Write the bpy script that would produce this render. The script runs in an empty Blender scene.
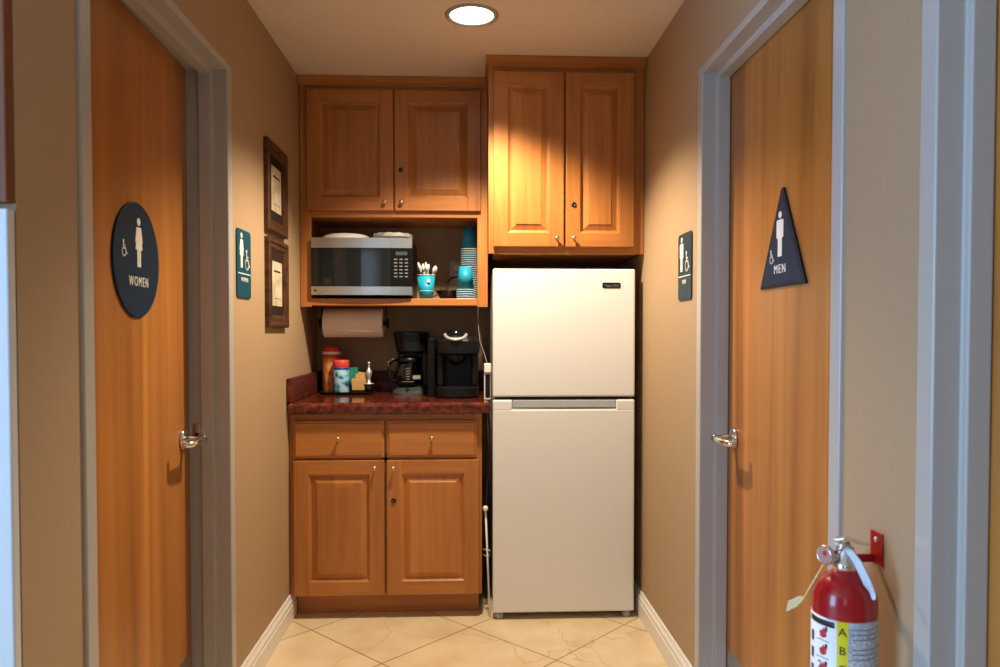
import bpy, bmesh, math, random
from mathutils import Matrix, Vector
random.seed(7)
S = bpy.context.scene
COL = S.collection
R = math.radians
PI = math.pi

# ------------------------------------------------------------------ camera, world, daylight, exposure
F_PX = 745.0
cam = bpy.data.cameras.new('camera')
cam.sensor_width = 36.0
cam.lens = F_PX * 36.0 / 1000.0
cam.shift_y = 0.0168
cam.clip_start = 0.02
cam.dof.use_dof = True
cam.dof.focus_distance = 3.1
cam.dof.aperture_fstop = 5.6
camo = bpy.data.objects.new('camera', cam)
COL.objects.link(camo)
camo.location = (0, 0, 1.22)
camo.rotation_euler = (PI / 2 - math.atan(0.0246), 0, -math.atan(32 / F_PX))
S.camera = camo

S.view_settings.view_transform = 'Standard'
S.view_settings.look = 'None'
S.view_settings.exposure = 0.0
S.view_settings.gamma = 1.0
S.view_settings.use_curve_mapping = False

world = bpy.data.worlds.new('world')
S.world = world
world.use_nodes = True
wb = world.node_tree.nodes['Background']
wb.inputs[0].default_value = (0.62, 0.78, 1.0, 1)
wb.inputs[1].default_value = 0.25

# daylight through the two tall windows of the room in front of the corridor
def daylight(name, loc, rz, w, h, energy, color):
    l = bpy.data.lights.new(name, 'AREA'); l.shape = 'RECTANGLE'; l.size = w; l.size_y = h
    l.energy = energy; l.color = color
    o = bpy.data.objects.new(name, l); COL.objects.link(o); o.location = loc; o.rotation_euler = (PI / 2, 0, rz)
daylight('window_daylight_front', (-1.15, -2.68, 1.58), 0, .5, 1.3, 8.5, (.55, .76, 1.0))
daylight('window_daylight_side', (-2.68, -.15, 1.25), -PI / 2, 1.2, 1.9, 140.0, (.34, .585, 1.0))

SPOT_POWER = 158.0
SPOT_COLOR = (1.0, 0.84, 0.62)

# ------------------------------------------------------------------ dimensions (metres)
LX, RX, BY, H = -0.757, 0.745, 3.78, 2.36
TH = 0.13

# ------------------------------------------------------------------ materials
def mat(name, color, rough=0.5, metal=0.0, spec=0.5, coat=0.0, trans=0.0, emit=None, estr=0.0, ior=1.45, alpha=None):
    m = bpy.data.materials.new(name); m.use_nodes = True
    b = m.node_tree.nodes['Principled BSDF']
    b.inputs['Base Color'].default_value = (*color, 1)
    b.inputs['Roughness'].default_value = rough
    b.inputs['Metallic'].default_value = metal
    b.inputs['Specular IOR Level'].default_value = spec
    b.inputs['Coat Weight'].default_value = coat
    b.inputs['Coat Roughness'].default_value = 0.12
    b.inputs['Transmission Weight'].default_value = trans
    b.inputs['IOR'].default_value = ior
    if emit:
        b.inputs['Emission Color'].default_value = (*emit, 1)
        b.inputs['Emission Strength'].default_value = estr
    return m

def nodes(m):
    nt = m.node_tree
    return nt, nt.nodes, nt.links, nt.nodes['Principled BSDF']

def wood(name, dark, light, rough, scale, amount=(0.3, 0.7), band=None, coat=0.0):
    m = mat(name, light, rough, coat=coat)
    nt, N, L, b = nodes(m)
    tc = N.new('ShaderNodeTexCoord'); oi = N.new('ShaderNodeObjectInfo')
    add = N.new('ShaderNodeVectorMath'); add.operation = 'ADD'
    mul = N.new('ShaderNodeVectorMath'); mul.operation = 'SCALE'
    comb = N.new('ShaderNodeCombineXYZ')
    for i in range(3): L.new(oi.outputs['Random'], comb.inputs[i])
    L.new(comb.outputs[0], mul.inputs[0]); mul.inputs['Scale'].default_value = 13.0
    L.new(tc.outputs['Object'], add.inputs[0]); L.new(mul.outputs[0], add.inputs[1])
    mp = N.new('ShaderNodeMapping'); mp.inputs['Scale'].default_value = scale
    L.new(add.outputs[0], mp.inputs['Vector'])
    n1 = N.new('ShaderNodeTexNoise'); n1.inputs['Scale'].default_value = 1.0
    n1.inputs['Detail'].default_value = 5; n1.inputs['Roughness'].default_value = 0.6; n1.inputs['Distortion'].default_value = 0.6
    L.new(mp.outputs[0], n1.inputs['Vector'])
    rp = N.new('ShaderNodeValToRGB')
    rp.color_ramp.elements[0].position = amount[0]; rp.color_ramp.elements[0].color = (*dark, 1)
    rp.color_ramp.elements[1].position = amount[1]; rp.color_ramp.elements[1].color = (*light, 1)
    L.new(n1.outputs['Fac'], rp.inputs['Fac'])
    out = rp.outputs['Color']
    if band:
        mp2 = N.new('ShaderNodeMapping'); mp2.inputs['Scale'].default_value = band
        L.new(add.outputs[0], mp2.inputs['Vector'])
        v = N.new('ShaderNodeTexVoronoi'); v.inputs['Scale'].default_value = 1.0
        v.distance = 'CHEBYCHEV'
        L.new(mp2.outputs[0], v.inputs['Vector'])
        hsv = N.new('ShaderNodeSeparateColor'); L.new(v.outputs['Color'], hsv.inputs[0])
        mr = N.new('ShaderNodeMapRange'); mr.inputs['To Min'].default_value = 0.84; mr.inputs['To Max'].default_value = 1.08
        L.new(hsv.outputs[0], mr.inputs['Value'])
        mx = N.new('ShaderNodeVectorMath'); mx.operation = 'SCALE'
        L.new(out, mx.inputs[0]); L.new(mr.outputs[0], mx.inputs['Scale'])
        out = mx.outputs[0]
    L.new(out, b.inputs['Base Color'])
    return m

def speckle(m, scale, c1, c2, lo=0.4, hi=0.6, detail=3):
    nt, N, L, b = nodes(m)
    tc = N.new('ShaderNodeTexCoord')
    n = N.new('ShaderNodeTexNoise'); n.inputs['Scale'].default_value = scale; n.inputs['Detail'].default_value = detail
    L.new(tc.outputs['Object'], n.inputs['Vector'])
    rp = N.new('ShaderNodeValToRGB')
    rp.color_ramp.elements[0].position = lo; rp.color_ramp.elements[0].color = (*c1, 1)
    rp.color_ramp.elements[1].position = hi; rp.color_ramp.elements[1].color = (*c2, 1)
    L.new(n.outputs['Fac'], rp.inputs['Fac']); L.new(rp.outputs['Color'], b.inputs['Base Color'])
    return m

CAB_D, CAB_L = (0.37, 0.128, 0.028), (0.51, 0.200, 0.048)
M = {}
M['cab_v'] = wood('maple_vertical_grain', CAB_D, CAB_L, 0.36, (26, 26, 1.6), band=(9, 9, .4))
M['cab_h'] = wood('maple_horizontal_grain', CAB_D, CAB_L, 0.36, (1.6, 26, 26))
M['door'] = wood('maple_door_veneer', (0.23, 0.072, 0.011), (0.48, 0.190, 0.039), 0.34, (4, 8, 0.34), (0.24, 0.64), band=(.01, 6.5, .01))
M['wall'] = speckle(mat('tan_wall_paint', (.39, .264, .150), 0.62), 70, (.386, .261, .148), (.394, .267, .152))
M['ceil'] = speckle(mat('beige_ceiling_paint', (.74, .64, .53), 0.8), 60, (.73, .63, .52), (.75, .65, .54))
M['base'] = mat('white_trim_paint', (.80, .77, .71), 0.4)
M['frame'] = mat('grey_metal_door_frame', (.42, .395, .355), 0.32, spec=0.6)
M['fridge'] = mat('white_fridge_enamel', (.78, .785, .775), 0.38)
M['fridge_grey'] = mat('light_grey_plastic', (.42, .46, .51), 0.4)
M['white'] = mat('white_satin_paint', (.60, .61, .61), 0.35)
M['cab_dark'] = wood('dark_stained_maple', (.12, .032, .006), (.19, .055, .010), 0.6, (26, 26, 1.6))
M['black'] = mat('black_plastic', (.007, .007, .007), 0.34, spec=.3)
M['blackgloss'] = mat('black_gloss_plastic', (.006, .006, .0065), 0.14, spec=.32)
M['steel'] = mat('brushed_steel', (.60, .58, .55), 0.30, metal=1.0)
M['chrome'] = mat('satin_chrome', (.72, .72, .72), 0.16, metal=1.0)
M['leversteel'] = mat('dull_grey_steel', (.42, .43, .44), .42, metal=.9)
M['brass'] = mat('antique_brass', (.62, .50, .30), 0.28, metal=1.0)
M['darkmetal'] = mat('dark_bronze', (.05, .035, .025), 0.35, metal=.6)
M['glassblack'] = mat('dark_oven_glass', (.012, .013, .014), 0.07, spec=.3)
M['granite'] = speckle(mat('red_granite', (.1, .02, .01), 0.10, spec=.6), 42, (.045, .009, .006), (.20, .036, .018), .38, .68, 6)
M['granite_dull'] = speckle(mat('red_granite_splash', (.1, .02, .01), 0.42, spec=.3), 42, (.040, .008, .006), (.17, .032, .017), .38, .68, 6)
M['navy'] = mat('navy_sign_plastic', (.007, .022, .050), 0.5, spec=.2)
M['navyedge'] = mat('navy_sign_border', (.006, .011, .022), 0.5, spec=.2)
M['teal'] = mat('teal_sign_plastic', (.006, .062, .100), 0.45, spec=.25)
M['slate'] = mat('dark_slate_sign_plastic', (.014, .038, .052), 0.5, spec=.25)
M['signwhite'] = mat('raised_white_sign_letters', (.78, .75, .66), 0.5)
M['cup'] = mat('turquoise_paper_cup', (.008, .29, .44), 0.5)
M['rim'] = mat('white_cup_rim', (.78, .83, .82), 0.5)
M['paper'] = mat('white_paper', (.80, .77, .72), 0.8)
M['towel'] = speckle(mat('paper_towel', (.78, .66, .56), 0.95), 120, (.74, .62, .52), (.80, .68, .58))
M['plasticwhite'] = mat('white_plastic', (.82, .80, .74), 0.35)
M['red'] = mat('red_paint', (.34, .006, .010), 0.22, coat=.2)
M['redcap'] = mat('red_plastic_lid', (.55, .035, .03), 0.35)
M['pinkcap'] = mat('coral_red_plastic_lid', (.62, .06, .06), 0.35)
M['yellow'] = mat('yellow_label', (.80, .66, .02), 0.4)
M['labelwhite'] = mat('white_label', (.80, .82, .84), 0.35)
M['labelgrey'] = speckle(mat('grey_fine_print_label', (.5, .52, .54), 0.4), 300, (.33, .36, .39), (.66, .69, .71), .4, .6)
M['ink'] = mat('black_ink', (.012, .012, .014), 0.5)
M['redink'] = mat('red_ink', (.55, .03, .03), 0.5)
M['tag'] = mat('cream_paper_tag', (.80, .68, .36), 0.7)
M['bluelabel'] = mat('sky_blue_label', (.12, .42, .66), 0.4)
M['deepblue'] = mat('deep_blue_band', (.01, .06, .30), 0.4)
M['greenlabel'] = mat('green_print', (.02, .22, .10), 0.5)
M['tanpacket'] = mat('tan_paper_packet', (.46, .28, .09), 0.7)
M['greenpacket'] = mat('green_paper_packet', (.01, .20, .13), 0.6)
M['glass'] = mat('clear_glass', (.95, .97, .96), 0.03, trans=1.0)
M['smokeglass'] = mat('carafe_glass', (.55, .55, .50), 0.04, trans=1.0)
M['coffeesilver'] = mat('silver_grey_plastic', (.085, .092, .088), 0.20, metal=.5)
M['framewood'] = wood('walnut_frame', (.020, .008, .004), (.105, .038, .014), 0.35, (40, 40, 4))
M['mat'] = mat('dark_brown_mat_board', (.022, .011, .007), 0.8, spec=.2)
M['certificate'] = speckle(mat('printed_cream_paper', (.5, .42, .29), 0.7), 16, (.38, .30, .18), (.54, .46, .33), .35, .6)
M['lens'] = mat('lit_lamp_lens', (1, 1, 1), 0.4, emit=(1.0, 0.93, 0.80), estr=6.0)
M['cable'] = mat('dark_cable', (.02, .02, .02), 0.5)
M['wirewhite'] = mat('pale_cable', (.55, .48, .40), 0.5)

# orange creamer label: orange below, tan-red above
m = mat('orange_print_label', (.6, .16, .02), 0.35); nt, N, L, b = nodes(m)
tc = N.new('ShaderNodeTexCoord'); n = N.new('ShaderNodeTexNoise'); n.inputs['Scale'].default_value = 28; n.inputs['Detail'].default_value = 1
L.new(tc.outputs['Object'], n.inputs['Vector'])
rp = N.new('ShaderNodeValToRGB'); e = rp.color_ramp.elements
e[0].position = .36; e[0].color = (.62, .08, .01, 1); e[1].position = .62; e[1].color = (.60, .34, .16, 1)
e2 = rp.color_ramp.elements.new(.48); e2.color = (.68, .20, .02, 1)
L.new(n.outputs['Fac'], rp.inputs['Fac']); L.new(rp.outputs['Color'], b.inputs['Base Color']); M['orangelabel'] = m

# sky-blue canister label with pale cloud patches and dark berries
m = mat('blue_print_label', (.2, .5, .7), 0.35); nt, N, L, b = nodes(m)
tc = N.new('ShaderNodeTexCoord'); n = N.new('ShaderNodeTexNoise'); n.inputs['Scale'].default_value = 34; n.inputs['Detail'].default_value = 1
L.new(tc.outputs['Object'], n.inputs['Vector'])
rp = N.new('ShaderNodeValToRGB'); e = rp.color_ramp.elements
e[0].position = .36; e[0].color = (.015, .05, .11, 1); e[1].position = .60; e[1].color = (.38, .62, .72, 1)
e2 = rp.color_ramp.elements.new(.42); e2.color = (.06, .30, .55, 1)
L.new(n.outputs['Fac'], rp.inputs['Fac']); L.new(rp.outputs['Color'], b.inputs['Base Color']); M['blueprint'] = m

# diagonal stone tile floor
m = mat('cream_stone_tile', (.6, .48, .3), 0.28, spec=.45); nt, N, L, b = nodes(m)
tc = N.new('ShaderNodeTexCoord')
mp = N.new('ShaderNodeMapping'); mp.vector_type = 'TEXTURE'
mp.inputs['Rotation'].default_value = (0, 0, R(45))
L.new(tc.outputs['Object'], mp.inputs['Vector'])
sh = N.new('ShaderNodeVectorMath'); sh.operation = 'ADD'; sh.inputs[1].default_value = (-1.704 + .457 * 20, -1.698 + .457 * 20, 0)
L.new(mp.outputs[0], sh.inputs[0])
br = N.new('ShaderNodeTexBrick'); br.offset = 0; br.squash = 1
br.inputs['Scale'].default_value = 1.0; br.inputs['Brick Width'].default_value = .457; br.inputs['Row Height'].default_value = .457
br.inputs['Mortar Size'].default_value = .0028; br.inputs['Mortar Smooth'].default_value = .2; br.inputs['Bias'].default_value = 0
br.inputs['Color1'].default_value = (.72, .58, .37, 1); br.inputs['Color2'].default_value = (.78, .63, .41, 1)
br.inputs['Mortar'].default_value = (.27, .17, .08, 1)
L.new(sh.outputs[0], br.inputs['Vector'])
n = N.new('ShaderNodeTexNoise'); n.inputs['Scale'].default_value = 6.5; n.inputs['Detail'].default_value = 8; n.inputs['Distortion'].default_value = 0.3
L.new(tc.outputs['Object'], n.inputs['Vector'])
rp = N.new('ShaderNodeValToRGB'); e = rp.color_ramp.elements
e[0].position = .30; e[0].color = (.88, .83, .76, 1); e[1].position = .60; e[1].color = (1, 1, 1, 1)
L.new(n.outputs['Fac'], rp.inputs['Fac'])
v = N.new('ShaderNodeTexVoronoi'); v.feature = 'DISTANCE_TO_EDGE'; v.inputs['Scale'].default_value = 1.35
nd = N.new('ShaderNodeTexNoise'); nd.inputs['Scale'].default_value = 3.0; nd.inputs['Detail'].default_value = 4
L.new(tc.outputs['Object'], nd.inputs['Vector'])
mixv = N.new('ShaderNodeVectorMath'); mixv.operation = 'MULTIPLY_ADD'; mixv.inputs[1].default_value = (.35, .35, .35)
L.new(nd.outputs['Color'], mixv.inputs[0]); L.new(tc.outputs['Object'], mixv.inputs[2]); L.new(mixv.outputs[0], v.inputs['Vector'])
rv = N.new('ShaderNodeValToRGB'); e = rv.color_ramp.elements
e[0].position = 0.0; e[0].color = (.84, .76, .66, 1); e[1].position = .006; e[1].color = (1, 1, 1, 1)
L.new(v.outputs['Distance'], rv.inputs['Fac'])
m1 = N.new('ShaderNodeMixRGB'); m1.blend_type = 'MULTIPLY'; m1.inputs[0].default_value = 1
L.new(br.outputs['Color'], m1.inputs[1]); L.new(rp.outputs['Color'], m1.inputs[2])
m2 = N.new('ShaderNodeMixRGB'); m2.blend_type = 'MULTIPLY'; m2.inputs[0].default_value = 1
L.new(m1.outputs[0], m2.inputs[1]); L.new(rv.outputs['Color'], m2.inputs[2])
L.new(m2.outputs[0], b.inputs['Base Color']); M['tile'] = m

# ------------------------------------------------------------------ mesh builder
class MB:
    def __init__(self): self.bm = bmesh.new()
    def _tag(self, faces, mi, smooth):
        for f in faces: f.material_index = mi; f.smooth = smooth
    def _merge(self, b2, mi=0, smooth=False, mtx=None):
        if mtx is not None: bmesh.ops.transform(b2, matrix=mtx, verts=b2.verts)
        vm = {v: self.bm.verts.new(v.co) for v in b2.verts}
        for f in b2.faces:
            try:
                nf = self.bm.faces.new([vm[v] for v in f.verts]); nf.material_index = mi; nf.smooth = smooth
            except ValueError: pass
        b2.free(); return self
    def box(self, x0, x1, y0, y1, z0, z1, bev=0.0, seg=2, mi=0, mtx=None):
        b = bmesh.new()
        vs = [b.verts.new((x, y, z)) for z in (z0, z1) for y in (y0, y1) for x in (x0, x1)]
        for q in ((0, 2, 3, 1), (4, 5, 7, 6), (0, 1, 5, 4), (2, 6, 7, 3), (0, 4, 6, 2), (1, 3, 7, 5)):
            b.faces.new([vs[i] for i in q])
        if bev > 0:
            bmesh.ops.bevel(b, geom=list(b.edges), offset=bev, segments=seg, affect='EDGES', profile=.5)
        return self._merge(b, mi, False, mtx)
    def lathe(self, prof, at=(0, 0, 0), axis='Z', n=32, mi=0, smooth=True, mtx=None, a0=0.0, a1=2 * PI):
        b = bmesh.new(); full = abs(a1 - a0 - 2 * PI) < 1e-6
        k = n if full else n + 1
        rings = []
        for r, z in prof:
            if r < 1e-6: rings.append([b.verts.new((0, 0, z))])
            else: rings.append([b.verts.new((r * math.cos(a0 + (a1 - a0) * i / n), r * math.sin(a0 + (a1 - a0) * i / n), z)) for i in range(k)])
        for A, B in zip(rings, rings[1:]):
            for i in range(n):
                j = (i + 1) % k
                if len(A) == 1 and len(B) == 1: continue
                if len(A) == 1: b.faces.new((A[0], B[j], B[i]))
                elif len(B) == 1: b.faces.new((A[i], A[j], B[0]))
                else: b.faces.new((A[i], A[j], B[j], B[i]))
        rot = {'Z': Matrix(), 'Y': Matrix.Rotation(-PI / 2, 4, 'X'), 'X': Matrix.Rotation(PI / 2, 4, 'Y'), '-Y': Matrix.Rotation(PI / 2, 4, 'X'), '-X': Matrix.Rotation(-PI / 2, 4, 'Y')}[axis]
        mm = Matrix.Translation(at) @ rot
        if mtx is not None: mm = mtx @ mm
        bmesh.ops.transform(b, matrix=mm, verts=b.verts)
        bmesh.ops.recalc_face_normals(b, faces=b.faces)
        return self._merge(b, mi, smooth)
    def tube(self, pts, r, n=10, mi=0, flat=None):
        b = bmesh.new(); pts = [Vector(p) for p in pts]; rings = []
        rr = r if isinstance(r, (list, tuple)) else [r] * len(pts)
        up = Vector((0, 0, 1))
        for i, p in enumerate(pts):
            t = (pts[min(i + 1, len(pts) - 1)] - pts[max(i - 1, 0)]).normalized()
            u = up if abs(t.dot(up)) < .95 else Vector((1, 0, 0))
            x = t.cross(u).normalized(); y = x.cross(t).normalized()
            f = flat or 1.0
            rings.append([b.verts.new(p + x * rr[i] * math.cos(2 * PI * k / n) + y * rr[i] * f * math.sin(2 * PI * k / n)) for k in range(n)])
        for A, B in zip(rings, rings[1:]):
            for k in range(n): b.faces.new((A[k], A[(k + 1) % n], B[(k + 1) % n], B[k]))
        b.faces.new(rings[0][::-1]); b.faces.new(rings[-1])
        bmesh.ops.recalc_face_normals(b, faces=b.faces)
        return self._merge(b, mi, True)
    def prism(self, poly, z0, z1, mi=0, mtx=None, bev=0.0):
        b = bmesh.new()
        lo = [b.verts.new((x, y, z0)) for x, y in poly]; hi = [b.verts.new((x, y, z1)) for x, y in poly]
        b.faces.new(lo[::-1]); top = b.faces.new(hi); n = len(poly)
        for i in range(n): b.faces.new((lo[i], lo[(i + 1) % n], hi[(i + 1) % n], hi[i]))
        bmesh.ops.recalc_face_normals(b, faces=b.faces)
        if bev: bmesh.ops.bevel(b, geom=list(top.edges), offset=bev, segments=2, affect='EDGES', profile=.5)
        return self._merge(b, mi, False, mtx)
    def stroke(self, pts, w, z0, z1, mi=0):
        for (ax, ay), (bx, by) in zip(pts, pts[1:]):
            d = Vector((bx - ax, by - ay)); l = d.length
            if l < 1e-6: continue
            d /= l; nx, ny = -d.y * w / 2, d.x * w / 2; ex, ey = d.x * w * .3, d.y * w * .3
            self.prism([(ax + nx - ex, ay + ny - ey), (ax - nx - ex, ay - ny - ey), (bx - nx + ex, by - ny + ey), (bx + nx + ex, by + ny + ey)], z0, z1, mi)
        return self
    def rings(self, loops, mi=0, cap_first=True, cap_last=True, smooth=False):
        b = bmesh.new()
        V = [[b.verts.new(p) for p in lp] for lp in loops]
        for A, B in zip(V, V[1:]):
            n = len(A)
            for i in range(n): b.faces.new((A[i], A[(i + 1) % n], B[(i + 1) % n], B[i]))
        if cap_first: b.faces.new(V[0][::-1])
        if cap_last: b.faces.new(V[-1])
        bmesh.ops.recalc_face_normals(b, faces=b.faces)
        return self._merge(b, mi, smooth)
    def text(self, s, size, depth=0.001, mi=0, mtx=None, sx=1.0, sp=1.0):
        cu = bpy.data.curves.new('t', 'FONT'); cu.body = s; cu.size = size; cu.extrude = depth / 2; cu.space_character = sp
        cu.align_x = 'CENTER'; cu.align_y = 'CENTER'; cu.resolution_u = 3
        o = bpy.data.objects.new('t', cu); COL.objects.link(o)
        bpy.context.view_layer.update()
        me = bpy.data.meshes.new_from_object(o.evaluated_get(bpy.context.evaluated_depsgraph_get()))
        b = bmesh.new(); b.from_mesh(me)
        mm = Matrix.Diagonal((sx, 1, 1, 1))
        if mtx is not None: mm = mtx @ mm
        bpy.data.objects.remove(o); bpy.data.curves.remove(cu); bpy.data.meshes.remove(me)
        return self._merge(b, mi, False, mm)
    def build(self, name, mats, parent=None, loc=None, bevel=None, world=True):
        """vertices are in world coordinates unless world=False (then in the parent's own space)"""
        off = Vector((0, 0, 0))
        if world:
            if parent is not None: off = Vector(OFF.get(parent.name, (0, 0, 0)))
            elif loc is not None: off = Vector(loc)
        if off.length: bmesh.ops.translate(self.bm, verts=self.bm.verts, vec=-off)
        me = bpy.data.meshes.new(name); self.bm.to_mesh(me); self.bm.free()
        for mm in (mats if isinstance(mats, (list, tuple)) else [mats]): me.materials.append(mm)
        o = bpy.data.objects.new(name, me); COL.objects.link(o)
        if parent is not None:
            o.parent = parent; OFF[o.name] = tuple(off)
        elif loc is not None:
            o.location = loc; OFF[o.name] = tuple(off)
        if bevel:
            bv = o.modifiers.new('edge', 'BEVEL'); bv.width = bevel; bv.segments = 3; bv.limit_method = 'ANGLE'; bv.harden_normals = False
        return o
OFF = {}

def tag(o, label, cat, group=None, kind=None):
    o['label'] = label; o['category'] = cat
    if group: o['group'] = group
    if kind: o['kind'] = kind
    return o
def thing(name, label, cat, loc=(0, 0, 0), group=None, rot=None, kind=None):
    o = bpy.data.objects.new(name, None); COL.objects.link(o); o.empty_display_size = .05
    o.location = loc
    if rot is not None: o.matrix_world = Matrix.Translation(loc) @ rot.to_4x4()
    OFF[o.name] = tuple(loc)
    return tag(o, label, cat, group, kind)
def dup(root, loc, label, group=None):
    r = root.copy(); COL.objects.link(r); r.location = loc; r['label'] = label
    if group: r['group'] = group
    for ch in list(root.children):
        c = ch.copy(); COL.objects.link(c); c.parent = r
        for g in list(ch.children):
            d = g.copy(); COL.objects.link(d); d.parent = c
    return r
def struct(mb, name, mats, label, cat, bevel=None):
    return tag(mb.build(name, mats, bevel=bevel), label, cat, kind='structure')

ROT_L = Matrix(((0, 0, 1), (1, 0, 0), (0, 1, 0)))      # local x -> +Y, y -> +Z, z -> +X   (signs on the left wall)
ROT_R = Matrix(((0, 0, -1), (-1, 0, 0), (0, 1, 0)))    # local x -> -Y, y -> +Z, z -> -X   (signs on the right wall)

# ------------------------------------------------------------------ room shell
LFR = (1.491, 2.425, 2.062)      # women's door frame: near, far, top
RFR = (1.450, 2.382, 2.058)      # men's
NFR = (0.262, 1.196, 2.058)      # next door on the right
BACK, FARL = -2.7, -2.7

mb = MB(); mb.box(FARL, RX + TH + .8, BACK, BY + .1, -.1, 0)
struct(mb, 'floor', M['tile'], 'cream stone floor tiles laid on the diagonal', 'floor')
mb = MB(); mb.box(FARL, RX + TH + .8, BACK, BY + .1, H, H + .1)
struct(mb, 'ceiling', M['ceil'], 'flat beige painted ceiling', 'ceiling')

mb = MB()
mb.box(LX - TH, LX, 1.288, LFR[0], 0, H); mb.box(LX - TH, LX, LFR[1], BY, 0, H); mb.box(LX - TH, LX, LFR[0], LFR[1], LFR[2], H)
struct(mb, 'wall_left', M['wall'], 'tan painted wall on the left holding two picture frames', 'wall')
mb = MB(); mb.box(FARL, -1.53, 1.288, 1.288 + TH, 0, H)
struct(mb, 'wall_left_return', M['wall'], 'tan painted wall return behind the white tall unit', 'wall')
mb = MB()
mb.box(RX, RX + TH, BACK, NFR[0], 0, H); mb.box(RX, RX + TH, NFR[1], RFR[0], 0, H); mb.box(RX, RX + TH, RFR[1], BY, 0, H)
mb.box(RX, RX + TH, NFR[0], NFR[1], NFR[2], H); mb.box(RX, RX + TH, RFR[0], RFR[1], RFR[2], H)
struct(mb, 'wall_right', M['wall'], 'tan painted wall on the right holding the fire extinguisher', 'wall')
mb = MB(); mb.box(LX - TH, RX + TH, BY, BY + .1, 0, H)
struct(mb, 'wall_back', M['wall'], 'tan back wall behind the kitchenette', 'wall')
# room behind the camera: outer left wall and a front wall, each with a tall window
WX0, WX1, WZ0, WZ1 = -1.45, -.85, .25, 2.25
mb = MB()
VY0, VY1 = -.8, .5
mb.box(FARL - .1, FARL, BACK, VY0, 0, H); mb.box(FARL - .1, FARL, VY1, 1.288 + TH, 0, H)
mb.box(FARL - .1, FARL, VY0, VY1, 0, WZ0); mb.box(FARL - .1, FARL, VY0, VY1, WZ1, H)
struct(mb, 'wall_far_left', M['wall'], 'tan side wall of the room in front of the corridor', 'wall')
mb = MB()
mb.box(FARL, WX0, BACK - .1, BACK, 0, H); mb.box(WX1, RX + TH, BACK - .1, BACK, 0, H)
mb.box(WX0, WX1, BACK - .1, BACK, 0, .9); mb.box(WX0, WX1, BACK - .1, BACK, WZ1, H)
struct(mb, 'wall_front', M['wall'], 'tan wall opposite the kitchenette with the tall window', 'wall')
mb = MB()
mb.box(WX0, WX0 + .05, BACK - .08, BACK + .01, .9, WZ1); mb.box(WX1 - .05, WX1, BACK - .08, BACK + .01, .9, WZ1)
mb.box(WX0, WX1, BACK - .08, BACK + .01, .9, .95); mb.box(WX0, WX1, BACK - .08, BACK + .01, WZ1 - .05, WZ1)
struct(mb, 'window_1', M['base'], 'tall white window frame opposite the kitchenette', 'window')

mb = MB()
mb.box(FARL - .08, FARL + .01, VY0, VY0 + .05, WZ0, WZ1); mb.box(FARL - .08, FARL + .01, VY1 - .05, VY1, WZ0, WZ1)
mb.box(FARL - .08, FARL + .01, VY0, VY1, WZ0, WZ0 + .05); mb.box(FARL - .08, FARL + .01, VY0, VY1, WZ1 - .05, WZ1)
struct(mb, 'window_2', M['base'], 'wide white window frame in the side wall before the corridor', 'window')

def baseboard(name, side, y0, y1, label):
    mb = MB()
    prof = [(0, 0), (.016, 0), (.016, .066), (.0135, .069), (.0135, .084), (.010, .089), (.0065, .096), (.0065, .103), (.003, .107), (0, .107)]
    s = 1 if side == 'L' else -1; x = LX if side == 'L' else RX
    mb.rings([[(x + s * a, y, z) for a, z in prof] for y in (y0, y1)])
    struct(mb, name, M['base'], label, 'baseboard')
baseboard('baseboard_left', 'L', LFR[1], 3.232, 'white moulded baseboard along the left wall')
baseboard('baseboard_right', 'R', RFR[1], BY, 'white moulded baseboard along the right wall beside the fridge')
baseboard('baseboard_right_near', 'R', NFR[1], RFR[0], 'white moulded baseboard under the fire extinguisher')
baseboard('baseboard_left_near', 'L', 1.288, LFR[0], 'white moulded baseboard on the left before the women door')

# hollow-metal door frames
def door_frame(name, side, fr, label):
    y0, y1, zt = fr
    x = LX if side == 'L' else RX; s = -1 if side == 'L' else 1
    prof = [(0, -.007), (.043, -.007), (.043, .040), (.058, .040), (.058, .080), (.043, .080), (.043, .126), (0, .126)]
    loops = []
    for u, w in prof:
        X = x + s * w
        uz = max(u - .020, 0)
        loops.append([(X, y0 + u, 0), (X, y0 + u, zt - uz), (X, y1 - u, zt - uz), (X, y1 - u, 0)])
    b = bmesh.new()
    V = [[b.verts.new(p) for p in lp] for lp in loops]; n = len(V)
    for i in range(n):
        A, B = V[i], V[(i + 1) % n]
        for k in range(3): b.faces.new((A[k], A[k + 1], B[k + 1], B[k]))
    b.faces.new([v[0] for v in V]); b.faces.new([v[3] for v in V][::-1])
    bmesh.ops.recalc_face_normals(b, faces=b.faces)
    mb = MB(); mb._merge(b)
    return struct(mb, name, M['frame'], label, 'door frame', bevel=.0035)
door_frame('trim_1', 'L', LFR, 'grey metal frame around the women restroom door')
door_frame('trim_2', 'R', RFR, 'grey metal frame around the men restroom door')
door_frame('trim_3', 'R', NFR, 'grey metal frame at the right edge of the photo')

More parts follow.
